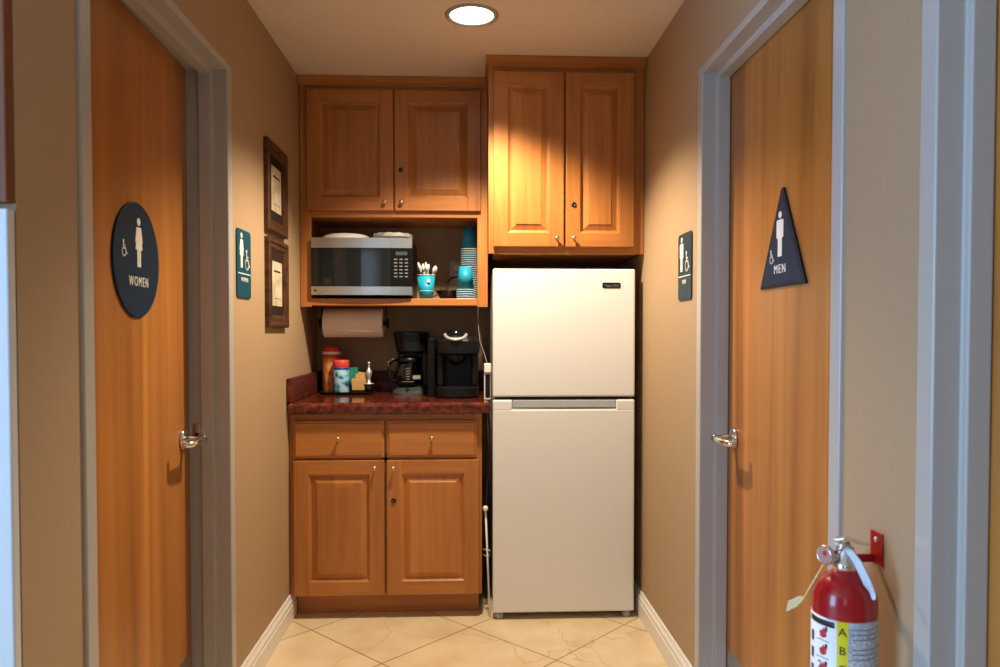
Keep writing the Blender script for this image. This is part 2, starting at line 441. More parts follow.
# door leaves: built in local space, hinge axis at the origin, leaf along +Y, corridor face at x = 0
def door_leaf(name, side, fr, ajar, label, cat='door', lever=True, plate='steel'):
    y0, y1, zt = fr
    s = -1 if side == 'L' else 1                      # direction away from the corridor
    w = (y1 - .046) - (y0 + .046); h = zt - .026 - .008
    x = (LX if side == 'L' else RX) + s * .0815
    mb = MB(); mb.box(*sorted((0, s * .044)), 0, w, 0, h, .0015, 1)
    d = mb.build(name, M['door'], world=False)
    d.location = (x, y0 + .046, .008); d.rotation_euler = (0, 0, s * -ajar if side == 'R' else ajar)
    tag(d, label, cat, kind='structure')
    k = MB(); k.box(*sorted((0, -s * .0015)), .02, w - .02, .006, .205); k.build('kick_plate', M['steel'], d, world=False)
    if lever:
        ly, lz = w - .062, .882
        r = MB()
        r.lathe([(0, 0), (.033, 0), (.033, .006), (.029, .010), (0, .010)], (0, ly, lz), '-X' if side == 'R' else 'X')
        r.lathe([(.011, .008), (.010, .05), (.0125, .052), (.0125, .068), (0, .070)], (0, ly, lz), '-X' if side == 'R' else 'X', 20)
        r.tube([(-s * .060, ly + .006, lz), (-s * .060, ly - .03, lz), (-s * .059, ly - .075, lz - .001), (-s * .052, ly - .102, lz - .001), (-s * .034, ly - .112, lz - .001)], [.0125, .0125, .0115, .0105, .0095], 12)
        lv = r.build('lever_handle', M['chrome'], d, world=False)
        p = MB(); p.box(*sorted((-s * .0004, s * .0446)), w - .0015, w + .0008, lz - .06, lz + .06); p.build('latch_plate', M['steel'], d, world=False)
    return d
AJAR = R(2.6)
door1 = door_leaf('door_1', 'L', LFR, AJAR, 'women restroom door in orange maple, standing slightly ajar')
door2 = door_leaf('door_2', 'R', RFR, 0, 'men restroom door in orange maple, closed')
door3 = door_leaf('door_3', 'R', NFR, 0, 'maple door leaf at the right edge of the photo', lever=False)
# strike plate on the women door frame
mb = MB(); xs = LX - .1
mb.box(xs - .010, xs + .012, LFR[1] - .0442, LFR[1] - .0425, .868, .930); mb.box(xs - .004, xs + .008, LFR[1] - .0446, LFR[1] - .043, .884, .902, mi=1)
tag(mb.build('strike_plate', [M['brass'], M['ink']], loc=(xs, LFR[1] - .0435, .84)), 'small dark strike plate set in the women door frame', 'strike plate')

# ------------------------------------------------------------------ restroom signs
def circle(cx, cy, r, n=24, ry=None):
    return [(cx + r * math.cos(2 * PI * i / n), cy + (ry or r) * math.sin(2 * PI * i / n)) for i in range(n)]
def rrect(x0, x1, y0, y1, r, n=5):
    P = []
    for cx, cy, a in ((x1 - r, y1 - r, 0), (x0 + r, y1 - r, 90), (x0 + r, y0 + r, 180), (x1 - r, y0 + r, 270)):
        for i in range(n + 1):
            t = R(a + 90 * i / n); P.append((cx + r * math.cos(t), cy + r * math.sin(t)))
    return P
def woman(mb, cx, cy, k, z0, z1):
    mb.prism(circle(cx, cy + .47 * k, .085 * k), z0, z1)
    mb.prism([(cx + a * k, cy + b * k) for a, b in ((-.12, .35), (.12, .35), (.20, .02), (.15, .0), (.13, .08), (.19, -.14), (-.19, -.14), (-.13, .08), (-.15, 0), (-.20, .02))], z0, z1)
    for sx in (-1, 1): mb.prism([(cx + sx * .012 * k, cy - .14 * k), (cx + sx * .10 * k, cy - .14 * k), (cx + sx * .09 * k, cy - .52 * k), (cx + sx * .012 * k, cy - .52 * k)], z0, z1)
def man(mb, cx, cy, k, z0, z1):
    mb.prism(circle(cx, cy + .47 * k, .085 * k), z0, z1)
    mb.prism(rrect(cx - .19 * k, cx + .19 * k, cy - .10 * k, cy + .35 * k, .04 * k), z0, z1)
    for sx in (-1, 1): mb.prism([(cx + sx * .010 * k, cy - .10 * k), (cx + sx * .11 * k, cy - .10 * k), (cx + sx * .11 * k, cy - .54 * k), (cx + sx * .010 * k, cy - .54 * k)], z0, z1)
def wheelchair(mb, cx, cy, k, z0, z1):
    mb.prism(circle(cx - .10 * k, cy + .46 * k, .085 * k, 14), z0, z1)
    w = .085 * k
    mb.stroke([(cx - .10 * k, cy + .34 * k), (cx - .08 * k, cy + .02 * k), (cx + .18 * k, cy + .02 * k), (cx + .30 * k, cy - .30 * k), (cx + .42 * k, cy - .27 * k)], w, z0, z1)
    mb.stroke([(cx - .09 * k, cy + .18 * k), (cx + .16 * k, cy + .18 * k)], w * .8, z0, z1)
    mb.stroke([(cx - .02 * k + .27 * k * math.cos(R(a)), cy - .20 * k + .27 * k * math.sin(R(a))) for a in range(130, 345, 18)], w * .9, z0, z1)

# women: round sign on the ajar door (door turns with the leaf)
rotz = Matrix.Rotation(AJAR, 3, 'Z')
def on_door1(y, z, out=0.0005):
    v = rotz @ Vector((out, y - (LFR[0] + .046), z - .008)); return v + Vector(door1.location)
t = thing('restroom_sign', 'round navy sign reading WOMEN on the left restroom door', 'sign', on_door1(1.968, 1.405), rot=rotz @ ROT_L)
mb = MB(); mb.prism(circle(0, 0, .148, 64), 0, .006, bev=.0015); mb.build('sign_panel', M['navy'], t, world=False)
mb = MB(); woman(mb, .006, .044, .118, .0058, .0072); mb.build('woman_symbol', M['signwhite'], t, world=False)
mb = MB(); wheelchair(mb, -.086, .022, .040, .0058, .0070); mb.build('wheelchair_symbol', M['signwhite'], t, world=False)
mb = MB(); mb.text('WOMEN', .035, .0016, mtx=Matrix.Translation((.004, -.056, .0064)), sx=.80, sp=1.28); mb.build('lettering', M['signwhite'], t, world=False)
# men: triangular sign
t = thing('restroom_sign', 'navy triangle sign reading MEN on the right restroom door', 'sign', (RX + .081, 1.922, 1.339), rot=ROT_R)
tri = [(-.142, 0), (.142, 0), (.006, .258), (-.006, .258)]
mb = MB(); mb.prism(tri, 0, .006, bev=.0012); mb.build('sign_border', M['navyedge'], t, world=False)
mb = MB(); mb.prism([(-.127, .009), (.127, .009), (.003, .240), (-.003, .240)], .0058, .0066); mb.build('sign_panel', M['navy'], t, world=False)
mb = MB(); man(mb, -.008, .138, .108, .0062, .0078); mb.build('man_symbol', M['signwhite'], t, world=False)
mb = MB(); wheelchair(mb, -.062, .082, .036, .0062, .0076); mb.build('wheelchair_symbol', M['signwhite'], t, world=False)
mb = MB(); mb.text('MEN', .033, .0016, mtx=Matrix.Translation((-.008, .046, .0070)), sx=.95, sp=1.3); mb.build('lettering', M['signwhite'], t, world=False)
# wall plates
def wall_plate(side, y, z, panel, label, word, fig):
    w, h = .155, .228
    t = thing('restroom_sign', label, 'sign', (LX if side == 'L' else RX, y, z), rot=ROT_L if side == 'L' else ROT_R)
    mb = MB(); mb.prism(rrect(-w / 2, w / 2, -h / 2, h / 2, .014), 0, .005, bev=.001); mb.build('sign_panel', panel, t, world=False)
    mb = MB(); fig(mb, -.032, .042, .108, .0048, .0062); mb.build(('woman' if word == 'WOMEN' else 'man') + '_symbol', M['signwhite'], t, world=False)
    mb = MB(); wheelchair(mb, .030, .014, .066, .0048, .0062); mb.build('wheelchair_symbol', M['signwhite'], t, world=False)
    mb = MB(); mb.box(-w / 2 + .008, w / 2 - .008, -.0345, -.0315, .0048, .0060); mb.build('divider_line', M['signwhite'], t, world=False)
    mb = MB(); mb.text(word, .020, .0014, mtx=Matrix.Translation((0, -.053, .0056))); mb.build('lettering', M['signwhite'], t, world=False)
wall_plate('L', 2.549, 1.448, M['teal'], 'small teal wall plate with woman and wheelchair symbols by the left door', 'WOMEN', woman)
wall_plate('R', 2.525, 1.444, M['slate'], 'small dark wall plate with man and wheelchair symbols by the right door', 'MEN', man)

# ------------------------------------------------------------------ picture frames on the left wall
def picture(y0, y1, z0, z1, label):
    t = thing('picture_frame', label, 'picture frame', (LX, (y0 + y1) / 2, (z0 + z1) / 2), 'dark wood frames on the left wall', ROT_L)
    w, h = (y1 - y0), (z1 - z0)
    def rl(i, z): return [(-w / 2 + i, -h / 2 + i, z), (w / 2 - i, -h / 2 + i, z), (w / 2 - i, h / 2 - i, z), (-w / 2 + i, h / 2 - i, z)]
    mb = MB(); mb.rings([rl(0, 0), rl(0, .016), rl(.006, .021), rl(.016, .021), rl(.022, .016), rl(.036, .016), rl(.044, .011), rl(.050, .008)], cap_last=False)
    mb.build('frame_moulding', M['framewood'], t, world=False)
    mb = MB(); mb.box(-w / 2 + .048, w / 2 - .048, -h / 2 + .048, h / 2 - .048, .006, .009); mb.build('mat_board', M['mat'], t, world=False)
    mb = MB(); mb.box(-.074, .074, -.086, .086, .009, .0098)
    mb.box(-.05, .05, .045, .052, .0098, .0101, mi=1); mb.box(-.05, .05, -.058, -.056, .0098, .0101, mi=1)
    mb.build('certificate', [M['certificate'], M['mat']], t, world=False)
picture(2.812, 3.108, 1.600, 1.944, 'upper dark wood framed certificate on the left wall')
picture(2.815, 3.112, 1.237, 1.578, 'lower dark wood framed certificate on the left wall')

# ------------------------------------------------------------------ ceiling downlights
def downlight(x, y, power, label, spot_size, blend):
    t = thing('recessed_downlight', label, 'ceiling light', (x, y, H))
    mb = MB(); mb.lathe([(.078, H + .001), (.080, H - .005), (.087, H - .007), (.096, H - .004), (.098, H + .001)], (x, y, 0), n=48); mb.build('trim_ring', mat('grey_trim_ring', (.36, .33, .29), .5), t)
    mb = MB(); mb.lathe([(.0795, H + .0005), (.078, H - .0015), (.055, H - .003), (0, H - .0035)], (x, y, 0), n=48); mb.build('lens', M['lens'], t)
    l = bpy.data.lights.new('downlight_lamp', 'SPOT'); l.energy = power; l.color = SPOT_COLOR; l.shadow_soft_size = .045
    l.spot_size = R(spot_size); l.spot_blend = blend
    o = bpy.data.objects.new('downlight_lamp', l); COL.objects.link(o); o.parent = t; o.location = (0, 0, -.06)
downlight(.015, 2.712, SPOT_POWER, 'lit round recessed downlight in the ceiling before the cabinets', 123, .55)

# ------------------------------------------------------------------ cabinets
KNOB = [(0, 0), (.007, 0), (.007, .002), (.0035, .004), (.003, .010), (.0045, .013), (.0085, .015), (.0095, .018), (.008, .021), (.004, .0225), (0, .023)]
def panel_door(name, x0, x1, z0, z1, yf, parent, stile=.062, rail=.060, knob=None, lock=None, th=.02, wm=None):
    """raised panel door; front face at y = yf, back at yf + th"""
    mb = MB(); e = .003
    mb.box(x0, x0 + stile, yf, yf + th, z0, z1, e, 2, 0); mb.box(x1 - stile, x1, yf, yf + th, z0, z1, e, 2, 0)
    mb.box(x0 + stile - .002, x1 - stile + .002, yf + .0003, yf + th, z0, z0 + rail, e, 2, 1)
    mb.box(x0 + stile - .002, x1 - stile + .002, yf + .0003, yf + th, z1 - rail, z1, e, 2, 1)
    a0, a1, c0, c1 = x0 + stile - .001, x1 - stile + .001, z0 + rail - .001, z1 - rail + .001
    def rl(i, y): return [(a0 + i, y, c0 + i), (a1 - i, y, c0 + i), (a1 - i, y, c1 - i), (a0 + i, y, c1 - i)]
    # sticking moulding, groove, sloped raise, field
    mb.rings([rl(0, yf + .001), rl(.003, yf + .005), rl(.007, yf + .007), rl(.008, yf + .0125), rl(.011, yf + .0135), rl(.034, yf + .0045), rl(.036, yf + .0022)], mi=0, cap_first=False)
    d = mb.build(name, [M[wm], M[wm]] if wm else [M['cab_v'], M['cab_h']], parent)
    if knob:
        k = MB(); k.lathe(KNOB, (knob[0], yf, knob[1]), '-Y', 20)
        k.build('knob', M['brass'], d)
    if lock:
        k = MB(); k.lathe([(0, 0), (.011, 0), (.011, .002), (.0085, .005), (.003, .005), (.003, .003), (0, .003)], (lock[0], yf, lock[1]), '-Y', 20)
        k.build('cam_lock', M['darkmetal'], d)
    return d

def crown(mb, x0, x1, yf, zlo, zhi, left_end=False):
    """stepped crown along the front; yf = face frame plane; optional return on the left end"""
    prof = [(0, zlo), (.008, zlo), (.010, zlo + .003), (.028, zlo + .008), (.040, zlo + .012), (.040, zhi), (-.02, zhi), (-.02, zlo)]
    if left_end:
        loops = [[(x0 - o * .25, yf - o, z) for o, z in prof], [(x1, yf - o, z) for o, z in prof]]
        back = [(x0 - o * .25, yf + .26, z) for o, z in prof]
        mb.rings([back, loops[0], loops[1]])
    else:
        mb.rings([[(x, yf - o, z) for o, z in prof] for x in (x0, x1)])

# left wall cabinet with open microwave bay
UL0, UL1, ULY = LX + .002, .090, 3.402
t = thing('wall_cabinet', 'left maple wall cabinet with two doors above an open microwave bay', 'cabinet', (UL0, ULY, 1.333))
mb = MB()
mb.box(UL0, UL0 + .018, ULY + .019, BY - .002, 1.34, 2.33); mb.box(.058, .076, ULY + .019, BY - .002, 1.34, 2.33)
mb.box(UL0 + .018, .058, ULY + .019, BY - .002, 1.742, 1.758); mb.box(UL0, .076, ULY + .019, BY - .002, 2.312, 2.33)
mb.build('cabinet_box', M['cab_v'], t)
mb = MB()
mb.box(UL0, -.706, ULY, ULY + .02, 1.333, 2.335, .0015, 1); mb.box(.043, UL1, ULY, ULY + .02, 1.333, 2.335, .0015, 1)
mb.box(-.706, .043, ULY + .0004, ULY + .02, 1.738, 1.775, .0015, 1, 1); mb.box(-.706, .043, ULY + .0004, ULY + .02, 2.29, 2.335, .0015, 1, 1)
mb.box(-.345, -.318, ULY + .0004, ULY + .02, 1.775, 2.29, .0015, 1)
mb.build('face_frame', [M['cab_v'], M['cab_h']], t)
mb = MB(); mb.box(-.706, .0425, ULY + .001, BY - .004, 1.340, 1.372, .002, 2); mb.build('shelf', M['cab_h'], t)
mb = MB(); crown(mb, UL0, UL1, ULY, 2.324, H - .002); mb.build('crown_moulding', M['cab_h'], t)
panel_door('cabinet_door', -.721, -.3345, 1.766, 2.306, ULY - .020, t, knob=(-.372, 1.801))
panel_door('cabinet_door', -.3285, .0585, 1.766, 2.306, ULY - .020, t, knob=(-.298, 1.801), lock=(-.301, 1.948))

# right wall cabinet over the refrigerator
UR0, UR1, URY = .092, RX - .002, 3.130
t = thing('wall_cabinet', 'taller maple wall cabinet above the refrigerator with two narrow doors', 'cabinet', (UR0, URY, 1.548))
mb = MB()
mb.box(UR0, UR0 + .018, URY + .019, BY - .002, 1.552, 2.33); mb.box(UR1 - .018, UR1, URY + .019, BY - .002, 1.552, 2.33)
mb.box(UR0, UR1, URY + .019, BY - .002, 1.552, 1.570); mb.box(UR0, UR1, URY + .019, BY - .002, 2.312, 2.33)
mb.build('cabinet_box', M['cab_v'], t)
mb = MB()
mb.box(UR0 - .006, UR0 + .034, URY, URY + .02, 1.548, 2.335, .0015, 1); mb.box(.668, UR1, URY, URY + .02, 1.548, 2.335, .0015, 1)
mb.box(UR0 + .034, .668, URY + .0004, URY + .02, 1.548, 1.595, .0015, 1, 1); mb.box(UR0 + .034, .668, URY + .0004, URY + .02, 2.285, 2.335, .0015, 1, 1)
mb.box(.392, .420, URY + .0004, URY + .02, 1.595, 2.285, .0015, 1)
mb.build('face_frame', [M['cab_v'], M['cab_h']], t)
mb = MB(); crown(mb, UR0 - .006, UR1, URY, 2.324, H - .002, left_end=True); mb.build('crown_moulding', M['cab_h'], t)
panel_door('cabinet_door', .106, .401, 1.576, 2.302, URY - .020, t, knob=(.371, 1.610))
panel_door('cabinet_door', .409, .697, 1.576, 2.302, URY - .020, t, knob=(.442, 1.610), lock=(.442, 1.752))

# base cabinet
B0, B1, BYF = LX + .002, .059, 3.172
t = thing('base_cabinet', 'maple base cabinet with two drawers over two raised panel doors', 'cabinet', (B0, BYF, 0))
mb = MB()
mb.box(B0, B0 + .018, BYF + .019, BY - .002, .10, .872); mb.box(B1 - .018, B1, BYF + .019, BY - .002, .10, .872)
mb.box(B0 + .018, B1 - .018, BYF + .019, BY - .002, .10, .118); mb.build('cabinet_box', M['cab_v'], t)
mb = MB()
mb.box(B0, -.722, BYF, BYF + .02, .097, .873, .0015, 1); mb.box(.026, B1, BYF, BYF + .02, .097, .873, .0015, 1)
mb.box(-.722, .026, BYF + .0004, BYF + .02, .097, .125, .0015, 1, 1); mb.box(-.722, .026, BYF + .0004, BYF + .02, .665, .705, .0015, 1, 1)
mb.box(-.722, .026, BYF + .0004, BYF + .02, .835, .873, .0015, 1, 1); mb.box(-.365, -.335, BYF + .0004, BYF + .02, .125, .835, .0015, 1)
mb.build('face_frame', [M['cab_v'], M['cab_h']], t)
mb = MB(); mb.box(LX + .018, B1 - .014, BYF + .065, BYF + .083, .0, .10); mb.build('toe_kick', M['cab_h'], t)
def drawer(x0, x1, z0, z1):
    mb = MB(); yf = BYF - .020
    def rl(i, y): return [(x0 + i, y, z0 + i), (x1 - i, y, z0 + i), (x1 - i, y, z1 - i), (x0 + i, y, z1 - i)]
    mb.rings([rl(0, yf + .02), rl(0, yf + .008), rl(.003, yf + .006), rl(.009, yf + .004), rl(.012, yf)])
    d = mb.build('drawer', M['cab_h'], t)
    k = MB(); k.lathe(KNOB, ((x0 + x1) / 2, yf, (z0 + z1) / 2 + .004), '-Y', 20)
    k.build('knob', M['brass'], d)
drawer(-.735, -.354, .688, .846); drawer(-.3445, .038, .688, .846)
panel_door('cabinet_door', -.735, -.354, .103, .678, BYF - .020, t, knob=(-.394, .645), stile=.064)
panel_door('cabinet_door', -.3445, .0465, .103, .678, BYF - .020, t, knob=(-.315, .645), lock=(-.315, .507), stile=.064)

# countertop with splashes
t = thing('countertop', 'dark red granite countertop with low backsplash on the base cabinet', 'countertop', (LX, 3.10, .875))
mb = MB(); mb.box(LX + .002, .093, 3.124, BY - .002, .875, .924, .016, 4); mb.build('worktop_slab', M['granite'], t)
mb = MB(); mb.box(LX + .022, .093, BY - .022, BY - .002, .9245, 1.026, .003, 2); mb.build('backsplash', M['granite_dull'], t)
mb = MB(); mb.box(LX + .002, LX + .0215, 3.130, BY - .002, .9245, 1.026, .004, 2); mb.build('side_splash', M['granite_dull'], t)
CT = .9245

# ------------------------------------------------------------------ refrigerator
FX0, FX1, FY = .104, .706, 3.122
t = thing('refrigerator', 'white two-door top-freezer refrigerator between base cabinet and right wall', 'refrigerator', (.405, FY, 0))
mb = MB(); mb.box(FX0 + .004, FX1 - .004, FY + .062, FY + .60, .034, 1.480, .006, 2); mb.build('cabinet_body', M['fridge'], t)
mb = MB(); mb.box(FX0, FX1, FY, FY + .056, .947, 1.485, .007, 3); fd = mb.build('freezer_door', M['fridge'], t)
# lower door with a grip recess cut along its top edge
mb = MB()
z1 = .934; FRIDGE = t
mb.box(FX0, FX1, FY, FY + .056, .030, z1 - .040, .007, 3)
mb.box(FX0, .187, FY, FY + .056, z1 - .047, z1, .007, 3); mb.box(.626, FX1, FY, FY + .056, z1 - .047, z1, .007, 3)
mb.box(.18, .633, FY + .024, FY + .056, z1 - .05, z1 - .001)
ld = mb.build('fridge_door', M['fridge'], t)
mb = MB(); mb.box(.188, .625, FY + .004, FY + .024, z1 - .034, z1 - .001, .003, 2); mb.build('grip_strip', M['fridge_grey'], ld)
mb = MB(); mb.box(.188, .625, FY + .0035, FY + .02, z1 - .041, z1 - .036, .0015, 1); mb.build('grip_trim', M['chrome'], ld)
mb = MB(); mb.box(FX0 + .01, FX1 - .01, FY + .05, FY + .064, .03, 1.478); mb.build('door_gasket', M['cable'], t)
for x in (FX0 + .028, FX1 - .028):
    mb = MB(); mb.lathe([(0, 0), (.017, 0), (.019, .004), (.019, .018), (.012, .020), (.012, .031), (0, .031)], (x, FY + .032, 0), n=20); mb.build('levelling_foot', M['fridge_grey'], t)
mb = MB(); mb.prism(rrect(-.0385, .0385, -.0115, .0115, .006), 0, .0025, 0, Matrix.Translation((.604, FY, 1.4165)) @ Matrix.Rotation(PI / 2, 4, 'X'), bev=.0006)
mb.text('Magic Chef', .0155, .0012, 1, Matrix.Translation((.604, FY - .0026, 1.4155)) @ Matrix.Rotation(PI / 2, 4, 'X'), sx=.9)
mb.build('badge', [M['blackgloss'], M['chrome']], fd)

# ------------------------------------------------------------------ things in the microwave bay
SH = 1.3725
MX0, MX1, MY, MZ0, MZ1 = -.702, -.2515, 3.372, 1.3725, 1.643
t = thing('microwave', 'stainless and black microwave on the open cabinet shelf', 'microwave', ((MX0 + MX1) / 2, MY, MZ0))
mb = MB(); mb.box(MX0 + .004, MX1 - .002, MY + .03, 3.730, MZ0 + .012, MZ1 - .002, .004, 2); mb.build('case', M['black'], t)
XC = -.345; MICRO = t
def bowed(x0, x1, z0, z1, d=0.0):   # slightly bowed front panel
    b = MB(); n = 8; lo = []; W = MX1 - MX0
    for i in range(n + 1):
        x = x0 + (x1 - x0) * i / n; q = (x - (MX0 + MX1) / 2) / (W / 2); lo.append((x, MY + .008 * q * q + d))
    poly = lo + [(x1, MY + .032), (x0, MY + .032)]
    b.prism(poly, z0, z1); return b
dr = bowed(MX0, XC - .001, MZ0 + .052, MZ1 - .046, .001).build('door_window', M['glassblack'], t)
b = bowed(MX0, XC - .001, MZ1 - .0455, MZ1); b.build('steel_strip', M['steel'], dr)
b = bowed(MX0, XC - .001, MZ0 + .014, MZ0 + .0515); b.lathe([(0, 0), (.006, 0), (.006, .001), (0, .001)], (MX0 + .018, MY + .007, MZ0 + .034), '-Y', 16, mi=1); b.build('steel_strip', [M['steel'], M['darkmetal']], dr)
cp = bowed(XC, MX1, MZ0 + .052, MZ1 - .046, .001).build('control_panel', M['blackgloss'], t)
bowed(XC, MX1, MZ1 - .0455, MZ1).build('steel_strip', M['steel'], cp); bowed(XC, MX1, MZ0 + .014, MZ0 + .0515).build('steel_strip', M['steel'], cp)
yb = MY + .0065
mb = MB(); mb.box(XC + .02, XC + .072, yb - .003, yb + .004, MZ1 - .078, MZ1 - .062); mb.build('display', mat('dim_lcd', (.05, .055, .05), .2), cp)
KEY = mat('grey_key_legend', (.17, .165, .15), .5)
for r_ in range(6):
    for c_ in range(3):
        zz = MZ1 - .097 - r_ * .0155; xx = XC + .020 + c_ * .024
        mb = MB(); mb.box(xx - .0075, xx + .0075, yb - .0035 + c_ * .0006, yb + .004, zz - .003, zz + .003, .001, 1); mb.build('key', KEY, cp)
for x in (MX0 + .05, MX1 - .05):
    for y in (MY + .06, 3.68):
        mb = MB(); mb.lathe([(0, 0), (.014, 0), (.016, .014), (0, .014)], (x, y, MZ0), n=16); mb.build('foot', M['black'], t)

def plate_prof(r, h): return [(0, 0), (r * .62, 0), (r * .72, .004), (r * .96, h), (r, h), (r, h + .0012), (r * .95, h + .0012), (r * .71, .0052), (r * .61, .0014), (0, .0014)]
def plate(x, y, z, r, h, label, flip=False, wavy=0, group=None):
    mb = MB()
    if flip: mb.lathe([(a, h + .0014 - b) for a, b in plate_prof(r, h)][::-1], (x, y, z), n=48)
    else: mb.lathe(plate_prof(r, h), (x, y, z), n=48)
    if wavy:
        c = Vector((x, y, 0))
        for v in mb.bm.verts:
            d = Vector((v.co.x - x, v.co.y - y)); 
            if d.length > r * .8: v.co.z += .0018 * math.sin(wavy * math.atan2(d.y, d.x))
    return tag(mb.build('paper_plate', M['paper'], loc=(x, y, z)), label, 'plate', group)
plate(-.565, 3.525, MZ1, .137, .027, 'wide white paper plate lying upside down on the microwave', flip=True)
for i, (h, lab) in enumerate((('low', 'bottom plate of the small ridged stack on the microwave'), ('mid', 'second plate of the small ridged stack on the microwave'), ('mid', 'third plate of the small ridged stack on the microwave'), ('top', 'topmost plate of the small ridged stack on the microwave'))):
    plate(-.348, 3.500 + .0015 * (i % 2), MZ1 + .0001 + i * .0045, .090, .014, 'white ridged paper ' + lab, wavy=36, group='small plates on the microwave')

# cups
def cup_mesh(r_bot, r_top, h):        # opening up; rim at top
    b = MB()
    b.lathe([(0, .006), (r_bot - .0009, .006), (r_bot - .0006, 0), (r_bot, 0), (r_top, h - .002), (r_top - .0008, h - .003), (r_bot - .0009, .0075), (0, .0075)], n=36)
    return b
def rim_mesh(r_top, h):
    b = MB()
    b.lathe([(r_top + .0011 + .0012 * math.cos(a), h - .0022 + .0012 * math.sin(a)) for a in [2 * PI * i / 8 for i in range(9)]], n=36); return b
CH, CRB, CRT = .110, .0285, .0405
def inv_cup(loc, label):
    t = thing('paper_cup', label, 'cup', loc, 'stacked turquoise cups', Matrix.Rotation(PI, 3, 'X'))
    cup_mesh(CRB, CRT, CH).build('cup_body', M['cup'], t, world=False)
    rim_mesh(CRT, CH).build('rim', M['rim'], t, world=False)
    return t
ORD = ['topmost', 'second', 'third', 'fourth', 'fifth', 'sixth', 'seventh', 'eighth', 'ninth', 'tenth', 'eleventh', 'twelfth', 'thirteenth', 'fourteenth', 'fifteenth', 'sixteenth', 'seventeenth', 'eighteenth', 'nineteenth', 'twentieth', 'twenty-first', 'twenty-second', 'twenty-third', 'twenty-fourth']
def stack(x, y, n, gap, what, src=None):
    for i in range(n):
        z = SH + CH + (n - 1 - i) * gap
        lab = ('topmost turquoise cup of the %s' % what) if i == 0 else ('lowest turquoise cup of the %s' % what if i == n - 1 else '%s turquoise cup from the top of the %s' % (ORD[i], what))
        if src is None: src = inv_cup((x, y, z), lab)
        else: dup(src, (x, y, z), lab)
    return src
src = stack(.008, 3.575, 24, .0104, 'taller upside-down cup stack')
stack(-.012, 3.482, 5, .0104, 'short upside-down cup stack in front', src)
# upright cup with plastic cutlery
UCX, UCY = -.193, 3.470
t = thing('paper_cup', 'upright turquoise cup holding white plastic cutlery beside the microwave', 'cup', (UCX, UCY, SH))
bd = cup_mesh(.030, .0415, .112).build('cup_body', M['cup'], t, world=False); rim_mesh(.0415, .112).build('rim', M['rim'], t, world=False)
mb = MB(); mb.lathe([(.0335, .033), (.0342, .033), (.0346, .0385), (.034, .0385)], n=36); mb.build('pale_band', mat('pale_turquoise', (.10, .52, .62), .4), t, world=False)
mb = MB(); mb.box(.006, .019, -.0435, -.0365, .074, .090, .001, 1); mb.build('square_mark', M['rim'], t, world=False)
def utensil(k, ang, lean, z):
    dx, dy = math.cos(ang), math.sin(ang)
    p0 = Vector((UCX - dx * .012, UCY - dy * .012, SH + .012)); p1 = Vector((UCX + dx * (.022 + lean), UCY + dy * (.022 + lean), SH + .118)); d = (p1 - p0).normalized()
    mb = MB()
    mb.tube([p0, p1, p1 + d * z], [.0030, .0042, .0046], 8, flat=.6)
    e = p1 + d * z
    mb.tube([e - d * .004, e + d * .005, e + d * .015, e + d * .026, e + d * .033], [.005, .011, .015, .012, .004], 10, flat=.45)
    return tag(mb.build('plastic_utensil', M['plasticwhite'], loc=p0), 'white plastic utensil standing in the upright turquoise cup', 'utensil', 'plastic cutlery in the cup')
for k, (a, ln, z) in enumerate(((3.4, .0, .020), (2.6, .004, .014), (4.2, -.004, .012), (1.3, .0, .016), (5.0, .0, .008), (5.9, .012, .004), (.35, .014, .002), (4.7, -.006, .018))): utensil(k, a, ln, z)
# bowl at the back of the shelf
mb = MB(); mb.lathe([(0, 0), (.036, 0), (.040, .004), (.062, .040), (.064, .046), (.0615, .046), (.058, .040), (.037, .008), (0, .007)], (-.092, 3.60, SH), n=40)
tag(mb.build('bowl', M['blackgloss'], loc=(-.092, 3.60, SH)), 'small black bowl on the shelf between cutlery cup and cup stacks', 'bowl')
# outlet on the niche back wall with the microwave lead
t = thing('wall_outlet', 'pale electrical outlet plate on the wall behind the cup stacks', 'outlet', (-.055, BY, 1.52))
mb = MB(); mb.box(-.09, -.02, BY - .006, BY, 1.462, 1.577, .003, 2); mb.build('cover_plate', M['wirewhite'], t)
for dz in (-.022, .022):
    mb = MB(); mb.box(-.071, -.039, BY - .008, BY - .005, 1.52 + dz - .014, 1.52 + dz + .014, .004, 2); mb.build('socket', M['plasticwhite'], t)
mb = MB(); mb.tube([(-.247, 3.70, 1.43), (-.225, 3.70, 1.405), (-.19, 3.70, 1.392), (-.155, 3.70, 1.400), (-.13, 3.72, 1.44), (-.085, 3.752, 1.49), (-.058, 3.766, 1.498), (-.055, 3.771, 1.498)], .0035, 8)
mb.build('power_cord', M['cable'], MICRO)

# paper towel under the shelf
t = thing('paper_towel_holder', 'black paper towel holder with a white roll under the cabinet shelf', 'paper towel holder', (-.54, 3.555, 1.34))
TY, TZ = 3.555, 1.262
mb = MB(); mb.lathe([(.021, -.676), (.066, -.676), (.0675, -.674), (.0675, -.402), (.066, -.400), (.021, -.400), (.021, -.676)], (0, TY, TZ), 'X', 48); mb.build('paper_roll', M['towel'], t)
mb = MB(); mb.lathe([(0, -.692), (.010, -.692), (.010, -.386), (0, -.386)], (0, TY, TZ), 'X', 16); mb.build('rod', M['black'], t)
for x in (-.692, -.393):
    mb = MB(); mb.box(x, x + .008, TY - .014, TY + .014, TZ - .014, 1.3395, .002, 2); mb.lathe([(0, 0), (.020, 0), (.022, .004), (.022, .012), (0, .014)], (x + (.006 if x > -.5 else .002), TY, TZ), 'X' if x > -.5 else '-X', 24); mb.build('bracket_arm', M['black'], t)

